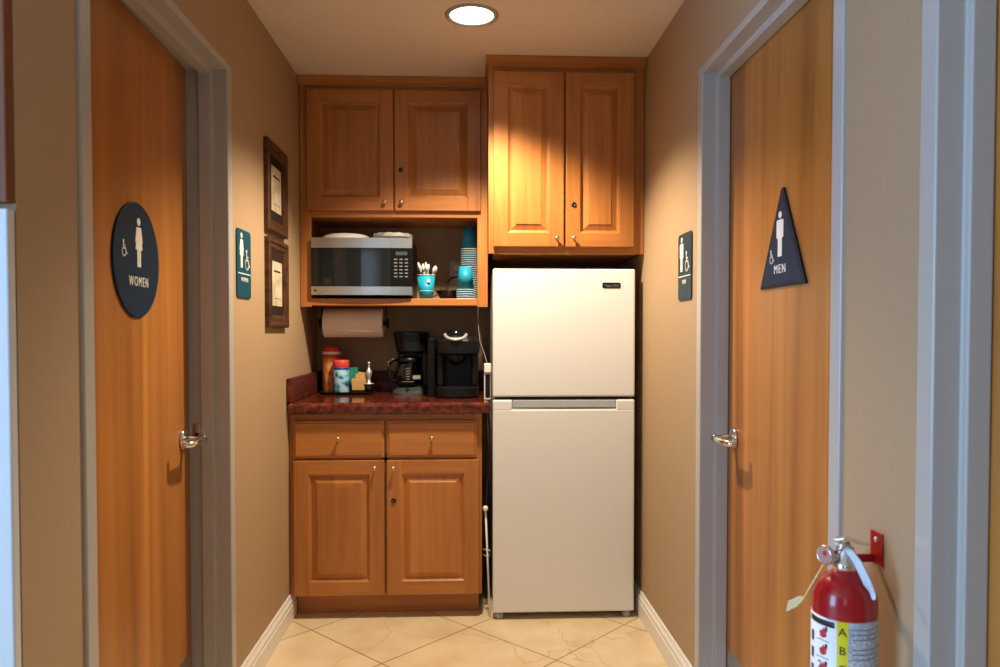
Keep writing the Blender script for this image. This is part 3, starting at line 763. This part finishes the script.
# ------------------------------------------------------------------ things on the counter
# tray
TX0, TX1, TYa, TYb = -.700, -.452, 3.520, 3.690
mb = MB()
def rl(i, z): return [(x, y, z) for x, y in rrect(TX0 + i, TX1 - i, TYa + i, TYb - i, .02)]
mb.rings([rl(.012, CT), rl(.004, CT + .003), rl(0, CT + .012), rl(.003, CT + .0125), rl(.010, CT + .0055)])
tag(mb.build('tray', M['black'], loc=(-.576, 3.6, CT)), 'small black tray holding creamers and sugar on the counter', 'tray')
TZ0 = CT + .0058
def canister(x, y, r, h, label, body, cap, band, bandm, capname='lid'):
    t = thing('creamer_canister', label, 'canister', (x, y, TZ0))
    b = MB(); b.lathe([(0, TZ0), (r * .94, TZ0), (r, TZ0 + .005), (r, TZ0 + h * .74), (r * .93, TZ0 + h * .78), (0, TZ0 + h * .78)], (x, y, 0), n=36); bo = b.build('label_body', body, t)
    b = MB(); b.lathe([(0, TZ0 + h * .76), (r * .98, TZ0 + h * .76), (r * 1.02, TZ0 + h * .78), (r * 1.02, TZ0 + h * .95), (r * .94, TZ0 + h), (0, TZ0 + h)], (x, y, 0), n=36); b.build(capname, cap, t)
    b = MB(); z = TZ0 + h * band; b.lathe([(r * 1.0, z), (r * 1.035, z), (r * 1.035, z + h * .055), (r * 1.0, z + h * .055)], (x, y, 0), n=36); b.build('band', bandm, t)
canister(-.660, 3.640, .043, .220, 'tall red and orange creamer canister at the back of the tray', M['orangelabel'], M['redcap'], .83, M['rim'])
canister(-.603, 3.572, .037, .157, 'shorter sky blue creamer canister with red lid on the tray', M['blueprint'], M['pinkcap'], .72, M['deepblue'])
# sugar packets in a low caddy
t = thing('packet_caddy', 'low dark caddy of sugar packets on the tray', 'caddy', (-.525, 3.575, TZ0))
mb = MB(); x0, x1, y0, y1 = -.560, -.490, 3.556, 3.606
mb.box(x0, x1, y0, y1, TZ0, TZ0 + .003); mb.box(x0, x1, y0, y0 + .002, TZ0, TZ0 + .014); mb.box(x0, x1, y1 - .002, y1, TZ0, TZ0 + .03); mb.box(x0, x0 + .002, y0, y1, TZ0, TZ0 + .016); mb.box(x1 - .002, x1, y0, y1, TZ0, TZ0 + .016)
mb.build('caddy_box', M['black'], t)
def packet(x, y, lean, roll, h, m, label, group):
    mb = MB()
    h *= 1.28
    mm = Matrix.Translation((x, y, TZ0 + .0035)) @ Matrix.Rotation(roll, 4, 'Y') @ Matrix.Rotation(lean, 4, 'X')
    w = .044
    mb.rings([[(-w / 2, -.0004, 0), (w / 2, -.0004, 0), (w / 2, .0004, 0), (-w / 2, .0004, 0)], [(-w / 2, -.002, h * .2), (w / 2, -.002, h * .2), (w / 2, .002, h * .2), (-w / 2, .002, h * .2)],
              [(-w / 2, -.002, h * .8), (w / 2, -.002, h * .8), (w / 2, .002, h * .8), (-w / 2, .002, h * .8)], [(-w / 2, -.0004, h), (w / 2, -.0004, h), (w / 2, .0004, h), (-w / 2, .0004, h)]])
    bmesh.ops.transform(mb.bm, matrix=mm, verts=mb.bm.verts)
    tag(mb.build('sugar_packet', m, loc=(x, y, TZ0)), label, 'packet', group)
for i, (x, y, rl_, h) in enumerate(((-.528, 3.564, -.05, .052), (-.522, 3.570, .10, .060), (-.516, 3.576, .02, .068), (-.518, 3.582, .16, .074))):
    packet(x, y, -.10, rl_, h, M['tanpacket'], 'tan sugar packet standing in the caddy on the tray', 'tan sugar packets')
for i, (x, y, rl_, h) in enumerate(((-.532, 3.589, -.20, .085), (-.538, 3.596, -.12, .092))):
    packet(x, y, -.06, rl_, h, M['greenpacket'], 'green packet standing at the back of the sugar caddy', 'green packets')
# glass dispenser with silver spout
t = thing('pump_dispenser', 'small glass dispenser with slim silver top on the tray', 'dispenser', (-.474, 3.585, TZ0))
mb = MB(); z = TZ0; mb.lathe([(0, z), (.019, z), (.020, z + .003), (.020, z + .036), (.017, z + .040), (.015, z + .040), (.018, z + .035), (.018, z + .005), (0, z + .004)], (-.474, 3.585, 0), n=28); mb.build('glass_jar', M['glass'], t)
mb = MB(); mb.lathe([(0, z + .0405), (.024, z + .0405), (.024, z + .0445), (.008, z + .047), (.007, z + .066), (.010, z + .075), (.0145, z + .090), (.0145, z + .102), (.008, z + .112), (.005, z + .118), (.005, z + .136), (.007, z + .140), (.006, z + .146), (0, z + .147)], (-.474, 3.585, 0), n=28); mb.build('spout_top', mat('brushed_silver', (.70, .70, .68), .42, metal=.7), t)

# drip coffee maker
CX0, CX1, CYF = -.362, -.196, 3.515
t = thing('coffee_maker', 'black drip coffee maker with glass carafe on the counter', 'coffee maker', (-.28, 3.62, CT))
cx, cy = -.285, 3.600
mb = MB()
def rrl(x0, x1, y0, y1, r, z): return [(a, b, z) for a, b in rrect(x0, x1, y0, y1, r, 6)]
mb.rings([rrl(CX0, CX1 + .004, CYF, 3.742, .05, CT), rrl(CX0, CX1 + .004, CYF, 3.742, .05, CT + .006), rrl(CX0 + .006, CX1, CYF + .010, 3.742, .05, CT + .018), rrl(CX0 + .020, CX1 - .010, CYF + .030, 3.742, .05, CT + .031), rrl(CX0 + .034, CX1 - .02, CYF + .046, 3.742, .04, CT + .036)])
bs = mb.build('base', M['coffeesilver'], t)
mb = MB(); mb.lathe([(0, 0), (.010, 0), (.010, .004), (0, .005)], (0, 0, 0), '-Y', 18, mtx=Matrix.Translation((cx, CYF + .013, CT + .020)) @ Matrix.Rotation(R(-48), 4, 'X')); mb.build('switch', M['black'], bs)
mb = MB(); mb.box(CX0 + .016, CX1 + .004, 3.672, 3.742, CT + .03, CT + .22, .012, 3); mb.box(CX1 - .028, CX1 + .006, 3.60, 3.742, CT + .03, CT + .22, .010, 3); mb.build('water_column', M['blackgloss'], t)
mb = MB()
mb.rings([rrl(CX0 + .034, CX1 - .026, 3.545, 3.735, .045, CT + .188), rrl(CX0 + .020, CX1 + .004, 3.530, 3.742, .05, CT + .205), rrl(CX0 + .006, CX1 + .010, 3.520, 3.745, .055, CT + .285), rrl(CX0 + .006, CX1 + .010, 3.520, 3.745, .055, CT + .292), rrl(CX0 + .016, CX1, 3.530, 3.735, .05, CT + .298)])
mb.build('brew_head', M['blackgloss'], t)
z = CT + .038
mb = MB(); mb.lathe([(0, z), (.052, z), (.063, z + .006), (.0715, z + .030), (.070, z + .066), (.058, z + .100), (.050, z + .116), (.048, z + .116), (.056, z + .099), (.0683, z + .065), (.0697, z + .031), (.0612, z + .008), (0, z + .003)], (cx, cy, 0), n=40); ca = mb.build('carafe', M['smokeglass'], t)
mb = MB(); mb.lathe([(.0495, z + .114), (.054, z + .114), (.055, z + .120), (.055, z + .132), (.030, z + .142), (0, z + .144), (0, z + .136), (.048, z + .126)], (cx, cy, 0), n=36); mb.build('carafe_lid', M['black'], ca)
mb = MB(); hd = Vector((-.93, -.36, 0)).normalized()
c0 = Vector((cx, cy, 0))
mb.tube([c0 + hd * .050 + Vector((0, 0, z + .126)), c0 + hd * .078 + Vector((0, 0, z + .126)), c0 + hd * .096 + Vector((0, 0, z + .110)), c0 + hd * .100 + Vector((0, 0, z + .070)), c0 + hd * .096 + Vector((0, 0, z + .035)), c0 + hd * .078 + Vector((0, 0, z + .020)), c0 + hd * .066 + Vector((0, 0, z + .022))], [.009, .010, .011, .011, .010, .008, .007], 12); mb.build('carafe_handle', M['black'], ca)
mb = MB()
for i in range(6):
    zz = z + .022 + i * .0125; rr = .0722 if i < 4 else .0708 - .003 * (i - 4)
    a = math.atan2(-cy, -cx) + .02
    mb.lathe([(rr, zz), (rr + .0006, zz), (rr + .0006, zz + .002), (rr, zz + .002)], (cx, cy, 0), n=4, a0=a - .22 - (.25 if i == 0 else 0), a1=a + .05 + (.25 if i == 0 else 0), smooth=False)
mb.lathe([(.0724, z + .034), (.0730, z + .034), (.0720, z + .052), (.0714, z + .052)], (cx, cy, 0), n=6, a0=a + .25, a1=a + .85, smooth=False)
mb.build('level_marks', mat('faded_print', (.34, .30, .24), .5), ca)

# pod coffee brewer
t = thing('pod_coffee_brewer', 'black single-cup coffee brewer with silver ring lever beside the refrigerator', 'coffee maker', (-.05, 3.47, CT))
KX0, KX1, KYF, KYB = -.144, .049, 3.312, 3.63
kc = (KX0 + KX1) / 2
mb = MB()
mb.rings([rrl(KX0 + .01, KX1 - .004, KYF + .01, KYB, .06, CT), rrl(KX0, KX1, KYF, KYB, .06, CT + .006), rrl(KX0, KX1, KYF, KYB, .06, CT + .046), rrl(KX0 + .006, KX1 - .006, KYF + .006, KYB, .06, CT + .050)]); bs = mb.build('base', M['black'], t)
mb = MB(); mb.rings([rrl(KX0 + .03, KX1 - .03, KYF + .018, KYF + .13, .04, CT + .0502), rrl(KX0 + .03, KX1 - .03, KYF + .018, KYF + .13, .04, CT + .0535)]); mb.build('drip_grate', M['blackgloss'], bs)
mb = MB()
mb.rings([rrl(KX0 + .004, KX1 - .002, KYF + .15, KYB, .03, CT + .048), rrl(KX0 + .004, KX1 - .002, KYF + .15, KYB, .03, CT + .20)])
for xs_ in ((KX0 + .004, KX0 + .034), (KX1 - .034, KX1 - .002)): mb.box(xs_[0], xs_[1], KYF + .06, KYB - .03, CT + .048, CT + .20, .012, 3)
mb.build('body', M['black'], t)
mb = MB()
mb.rings([rrl(KX0 + .012, KX1 - .012, KYF + .02, KYB - .01, .06, CT + .190), rrl(KX0 + .001, KX1 + .002, KYF + .004, KYB, .07, CT + .200), rrl(KX0, KX1 + .004, KYF + .002, KYB, .07, CT + .255), rrl(KX0 + .012, KX1 - .010, KYF + .018, KYB - .02, .06, CT + .276), rrl(KX0 + .035, KX1 - .035, KYF + .05, KYB - .06, .05, CT + .284)], smooth=False)
hd_ = mb.build('brew_head', M['black'], t, bevel=.004)
mb = MB(); mb.lathe([(0, CT + .148), (.020, CT + .148), (.030, CT + .160), (.041, CT + .172), (.043, CT + .205), (0, CT + .205)], (kc - .008, KYF + .055, 0), n=32); mb.build('pod_nozzle', M['blackgloss'], hd_)
mb = MB(); pts = []
for i in range(17):
    a_ = PI + PI * i / 16; pts.append((kc - .008 + .047 * math.cos(a_), KYF + .048 + .054 * math.sin(a_), CT + .284 + .022 * math.sin(a_)))
mb.tube(pts, .0072, 10); mb.build('ring_lever', mat('silver_plastic', (.62, .60, .55), .4, metal=.5), hd_)
mb = MB(); mb.lathe([(.046, CT + .262), (.044, CT + .285), (.035, CT + .304), (.018, CT + .313), (0, CT + .315)], (kc - .008, KYF + .075, 0), n=32); mb.build('lever_dome', M['blackgloss'], hd_)
for i in range(3):
    mb = MB(); mb.lathe([(0, 0), (.004, 0), (.003, .002), (0, .002)], (KX1 - .036 + i * .012, KYF + .040 + i * .014, CT + .2705 - i * .0035), 'Z', 12); mb.build('button', M['steel'], hd_)
mb = MB(); mb.rings([rrl(KX0 - .042, KX0 - .002, KYF + .09, KYB - .03, .016, CT), rrl(KX0 - .042, KX0 - .002, KYF + .09, KYB - .03, .016, CT + .262), rrl(KX0 - .038, KX0 - .006, KYF + .094, KYB - .034, .014, CT + .268)]); mb.build('water_reservoir', M['blackgloss'], t)

# power strip on end at the right rear of the counter
t = thing('power_strip', 'white and black power strip upright on the counter against the refrigerator', 'power strip', (.084, 3.26, CT))
mb = MB(); mb.box(.070, .098, 3.24, 3.285, CT, CT + .118, .003, 2); mb.box(.075, .096, 3.2385, 3.242, CT + .01, CT + .112, .001, 1, 1); mb.build('socket_bar', [M['plasticwhite'], M['black']], t)
mb = MB(); mb.box(.070, .1005, 3.232, 3.285, CT + .118, CT + .158, .004, 2); mb.build('plug_block', M['plasticwhite'], t)
mb = MB(); mb.tube([(.084, 3.262, CT + .157), (.075, 3.30, CT + .19), (.055, 3.40, CT + .25), (.048, 3.46, CT + .32), (.047, 3.52, CT + .39), (.05, 3.56, 1.339)], .0018, 8)
mb.build('power_cord', mat('dull_grey_cable', (.22, .19, .16), .5), t)
# white rod with a ball end leaning in the gap, and loose leads behind it
mb = MB(); p0, p1 = Vector((.0925, 3.165, .0045)), Vector((.0735, 3.150, .470))
mb.tube([p0, p1], .0042, 10); mb.lathe([(0, -.012), (.008, -.010), (.0115, -.003), (.0115, .003), (.008, .010), (0, .012)], p1, 'Z', 18)
tag(mb.build('white_rod', M['plasticwhite'], loc=p0), 'thin white rod with ball end leaning between base cabinet and refrigerator', 'rod')
mb = MB(); mb.tube([(.092, 3.40, .86), (.095, 3.30, .78), (.092, 3.22, .68), (.080, 3.21, .56), (.076, 3.22, .42), (.085, 3.25, .30), (.082, 3.30, .12), (.082, 3.36, .006)], .004, 8)
mb.build('power_cord', M['cable'], FRIDGE)
mb = MB(); mb.tube([(.066, 3.26, .262), (.080, 3.235, .268), (.097, 3.235, .262)], .004, 8); mb.tube([(.066, 3.26, .240), (.080, 3.24, .238), (.097, 3.24, .246)], .004, 8)
tag(mb.build('pale_bracket', M['wirewhite'], loc=(.08, 3.24, .25)), 'short pale bracket low in the gap left of the refrigerator', 'bracket')

# ------------------------------------------------------------------ built-in units at the left edge of the photo
t = thing('tall_white_unit', 'tall white built-in unit at the left edge of the photo', 'storage unit', (-1.1, 1.27, 0))
mb = MB(); mb.box(-1.51, -.94, 1.289, 1.86, .06, 1.425, .003, 2); mb.build('carcass', M['white'], t)
for x in ((-1.51, -1.137), (-1.133, LX - .0005)):
    mb = MB(); mb.box(x[0], x[1], 1.266, 1.2865, .065, 1.424, .003, 2); d = mb.build('unit_door', M['white'], t)
    mb = MB(); xx = -1.155 if x[0] < -1.2 else -1.115; mb.tube([(xx, 1.266, .8), (xx, 1.243, .8), (xx, 1.243, .95), (xx, 1.266, .95)], .005, 8); mb.build('pull_handle', M['steel'], d)
mb = MB(); mb.box(-1.51, -.94, 1.289, 1.86, 0, .0595); mb.build('plinth', M['white'], t)
t = thing('wall_cabinet', 'dark maple wall cabinet above the tall white unit at left edge', 'cabinet', (-1.1, 1.27, 1.44))
mb = MB(); mb.box(-1.51, -.94, 1.289, 1.86, 1.432, 2.33, .002, 1); mb.build('cabinet_box', M['cab_dark'], t)
panel_door('cabinet_door', -1.51, -1.137, 1.434, 2.325, 1.266, t, knob=(-1.168, 1.48), wm='cab_dark'); panel_door('cabinet_door', -1.133, LX - .0005, 1.434, 2.325, 1.266, t, knob=(-1.102, 1.48), wm='cab_dark')

# ------------------------------------------------------------------ fire extinguisher on the right wall
EX, EY = .661, 1.272
t = thing('fire_extinguisher', 'red fire extinguisher hung on the right wall beside the men door', 'fire extinguisher', (EX, EY, .40))
ER = .0535
mb = MB(); mb.lathe([(0, .402), (.040, .400), (.050, .404), (ER, .415), (ER, .748), (.052, .762), (.046, .777), (.035, .790), (.022, .798), (.019, .806), (0, .806)], (EX, EY, 0), n=56); cyl = mb.build('cylinder', M['red'], t)
PH = math.atan2(-EY, -EX)
def lab(name, d0, d1, z0, z1, m, dr=.0006, parent=None):
    mb = MB(); n = max(3, int(abs(d1 - d0) / 5))
    mb.lathe([(ER - .0005, z0), (ER + dr, z0), (ER + dr, z1), (ER - .0005, z1)], (EX, EY, 0), n=n, a0=PH + R(d0), a1=PH + R(d1)); return mb.build(name, m, parent or cyl)
lw = lab('white_label', -104, -12, .47, .728, M['labelwhite'])
ly = lab('yellow_label_strip', -12, 7, .47, .728, M['yellow'])
lg = lab('instruction_label', 7, 104, .47, .728, M['labelgrey'])
lab('header_band', -75, -16, .714, .724, M['ink'], .0010, lw)
def on_cyl(deg, z, out): 
    a_ = PH + R(deg); c, s_ = math.cos(a_), math.sin(a_)
    return Matrix(((-s_, 0, c, EX + (ER + out) * c), (c, 0, s_, EY + (ER + out) * s_), (0, 1, 0, z), (0, 0, 0, 1)))
mb = MB()
for ch, z in (('A', .710), ('B', .678), ('C', .646), ('K', .56)):
    if ch != 'K': mb.text(ch, .020, .0008, mtx=on_cyl(-2.5, z, .0009))
mb.build('letters', M['ink'], ly)
mb = MB()
for z in (.700, .670, .640):
    mb.prism([(x * .95, y) for x, y in ((-.006, -.006), (0, -.008), (.007, -.004), (.006, .003), (.009, .006), (.004, .007), (.001, .011), (-.003, .005), (-.008, .003))], 0, .0008, 0, on_cyl(-37, z, .0004))
mb.build('pictograms', M['redink'], lw)
mb = MB()
for z in (.700, .670, .640):
    mb.box(-.013, .012, -.0125, -.0115, 0, .0006, mtx=on_cyl(-37, z, .0006)); mb.box(.004, .008, .006, .013, 0, .0006, mtx=on_cyl(-37, z, .0006))
    mb.box(-.004, .004, -.009, .009, 0, .0006, mtx=on_cyl(-66, z - .012, .0006))
mb.text('2', .022, .0008, mtx=on_cyl(-44, .642, .0008))
mb.build('small_print', M['ink'], lw)
mb = MB()
for i in range(13):
    if i % 4 != 3: mb.lathe([(ER + .0005, .715 - i * .0085), (ER + .0009, .715 - i * .0085), (ER + .0009, .7175 - i * .0085), (ER + .0005, .7175 - i * .0085)], (EX, EY, 0), n=14, a0=PH + R(13), a1=PH + R(82), smooth=False)
mb.build('print_lines', mat('grey_print', (.25, .27, .30), .5), lg)
# image-right and toward-camera directions at the extinguisher
rt = Vector((-math.sin(PH), math.cos(PH), 0)); tw = Vector((math.cos(PH), math.sin(PH), 0)); c0 = Vector((EX, EY, 0))
def P(a, b, z): return c0 + rt * a + tw * b + Vector((0, 0, z))
mb = MB(); mb.lathe([(.019, .804), (.0205, .806), (.0205, .818), (.015, .820), (.015, .842), (.012, .846), (0, .846)], (EX, EY, 0), n=28); vb = mb.build('valve', M['chrome'], t)
mb = MB(); mb.tube([P(-.008, 0, .830), P(-.026, .010, .828)], .007, 12); mb.build('valve_port', M['chrome'], vb)
gm = Matrix.Translation(P(-.030, .012, .828)) @ (Matrix((( rt.x, 0, tw.x), (rt.y, 0, tw.y), (0, 1, 0))).to_4x4()) @ Matrix.Rotation(R(-42), 4, 'Y')
mb = MB(); mb.lathe([(0, -.004), (.0165, -.004), (.0175, .002), (.0165, .0055), (.0145, .006), (.0145, .0045), (0, .0045)], (0, 0, 0), n=28, mtx=gm); g = mb.build('pressure_gauge', M['chrome'], vb)
mb = MB(); mb.prism(circle(0, 0, .0143, 24), .0046, .0052, 0, gm); mb.prism(circle(.002, .004, .005, 16), .0052, .0056, 1, gm); mb.build('dial', [mat('pale_dial', (.45, .26, .23), .4), M['redink']], g)
# levers: flat strap bent downward (carry handle) and upper squeeze lever
def strap(pts, w, th, side):
    b = MB(); loops = []
    for i, p in enumerate(pts):
        p = Vector(p); d = (Vector(pts[min(i + 1, len(pts) - 1)]) - Vector(pts[max(i - 1, 0)])).normalized()
        nrm = d.cross(side).normalized(); ww = w[i] if isinstance(w, (list, tuple)) else w
        loops.append([p + side * ww + nrm * th, p - side * ww + nrm * th, p - side * ww - nrm * th, p + side * ww - nrm * th])
    b.rings(loops); return b
sd = (tw * .75 + rt * -.35 + Vector((0, 0, .2))).normalized()
strap([P(-.012, .012, .850), P(.006, .016, .842), P(.020, .020, .824), P(.034, .024, .795), P(.042, .026, .772), P(.044, .027, .764)], [.006, .007, .0075, .008, .008, .0055], .0014, (tw * .35 + rt * .9 + Vector((0, 0, .35))).normalized()).build('squeeze_lever', M['leversteel'], vb, bevel=.001)
strap([P(-.016, .004, .856), P(.0, .006, .860), P(.014, .004, .857), P(.028, 0, .852), P(.040, -.010, .850)], [.009, .011, .010, .008, .007], .0014, (tw * .9 - rt * .2).normalized()).build('carry_handle', M['chrome'], vb, bevel=.001)
mb = MB(); mb.tube([P(-.014, .012, .834), P(-.004, .018, .848), P(.006, .010, .852)], .004, 10); mb.build('safety_pin', M['steel'], vb)
# inspection tag on a strap
mb = MB(); mb.tube([P(-.034, .022, .814), P(-.040, .024, .802), P(-.054, .024, .774), P(-.066, .024, .749)], [.0016, .0016, .0018, .0016], 8, flat=.6); tg = mb.build('tag_strap', M['tag'], t)
b = MB(); q = [P(-.0635, .024, .752), P(-.072, .024, .753), P(-.091, .026, .741), P(-.094, .026, .722), P(-.078, .024, .732), P(-.068, .024, .744)]
n_ = (q[2] - q[0]).cross(q[4] - q[0]).normalized() * .0006
b.rings([[p + n_ for p in q], [p - n_ for p in q]]); b.build('inspection_tag', M['tag'], tg)
# wall bracket
t = thing('extinguisher_bracket', 'red metal wall bracket behind the fire extinguisher head', 'bracket', (RX, 1.318, .82))
mb = MB(); mb.box(RX - .003, RX, 1.297, 1.337, .798, .857, .001, 1); mb.box(RX - .045, RX - .002, 1.322, 1.325, .799, .814, .001, 1)
mb.prism([(1.297, .798), (1.337, .798), (1.337, .816), (1.297, .806)], RX - .046, RX - .043, 0, Matrix(((0, 0, 1, 0), (1, 0, 0, 0), (0, 1, 0, 0), (0, 0, 0, 1))))
mb.build('wall_plate', M['red'], t)
mb = MB(); mb.box(RX - .062, RX - .044, 1.297, 1.325, .799, .806, .001, 1); mb.lathe([(0, 0), (.005, 0), (.004, .003), (0, .003)], (RX - .003, 1.316, .843), '-X', 12, mi=1); mb.build('hook_arm', [M['red'], M['steel']], t)
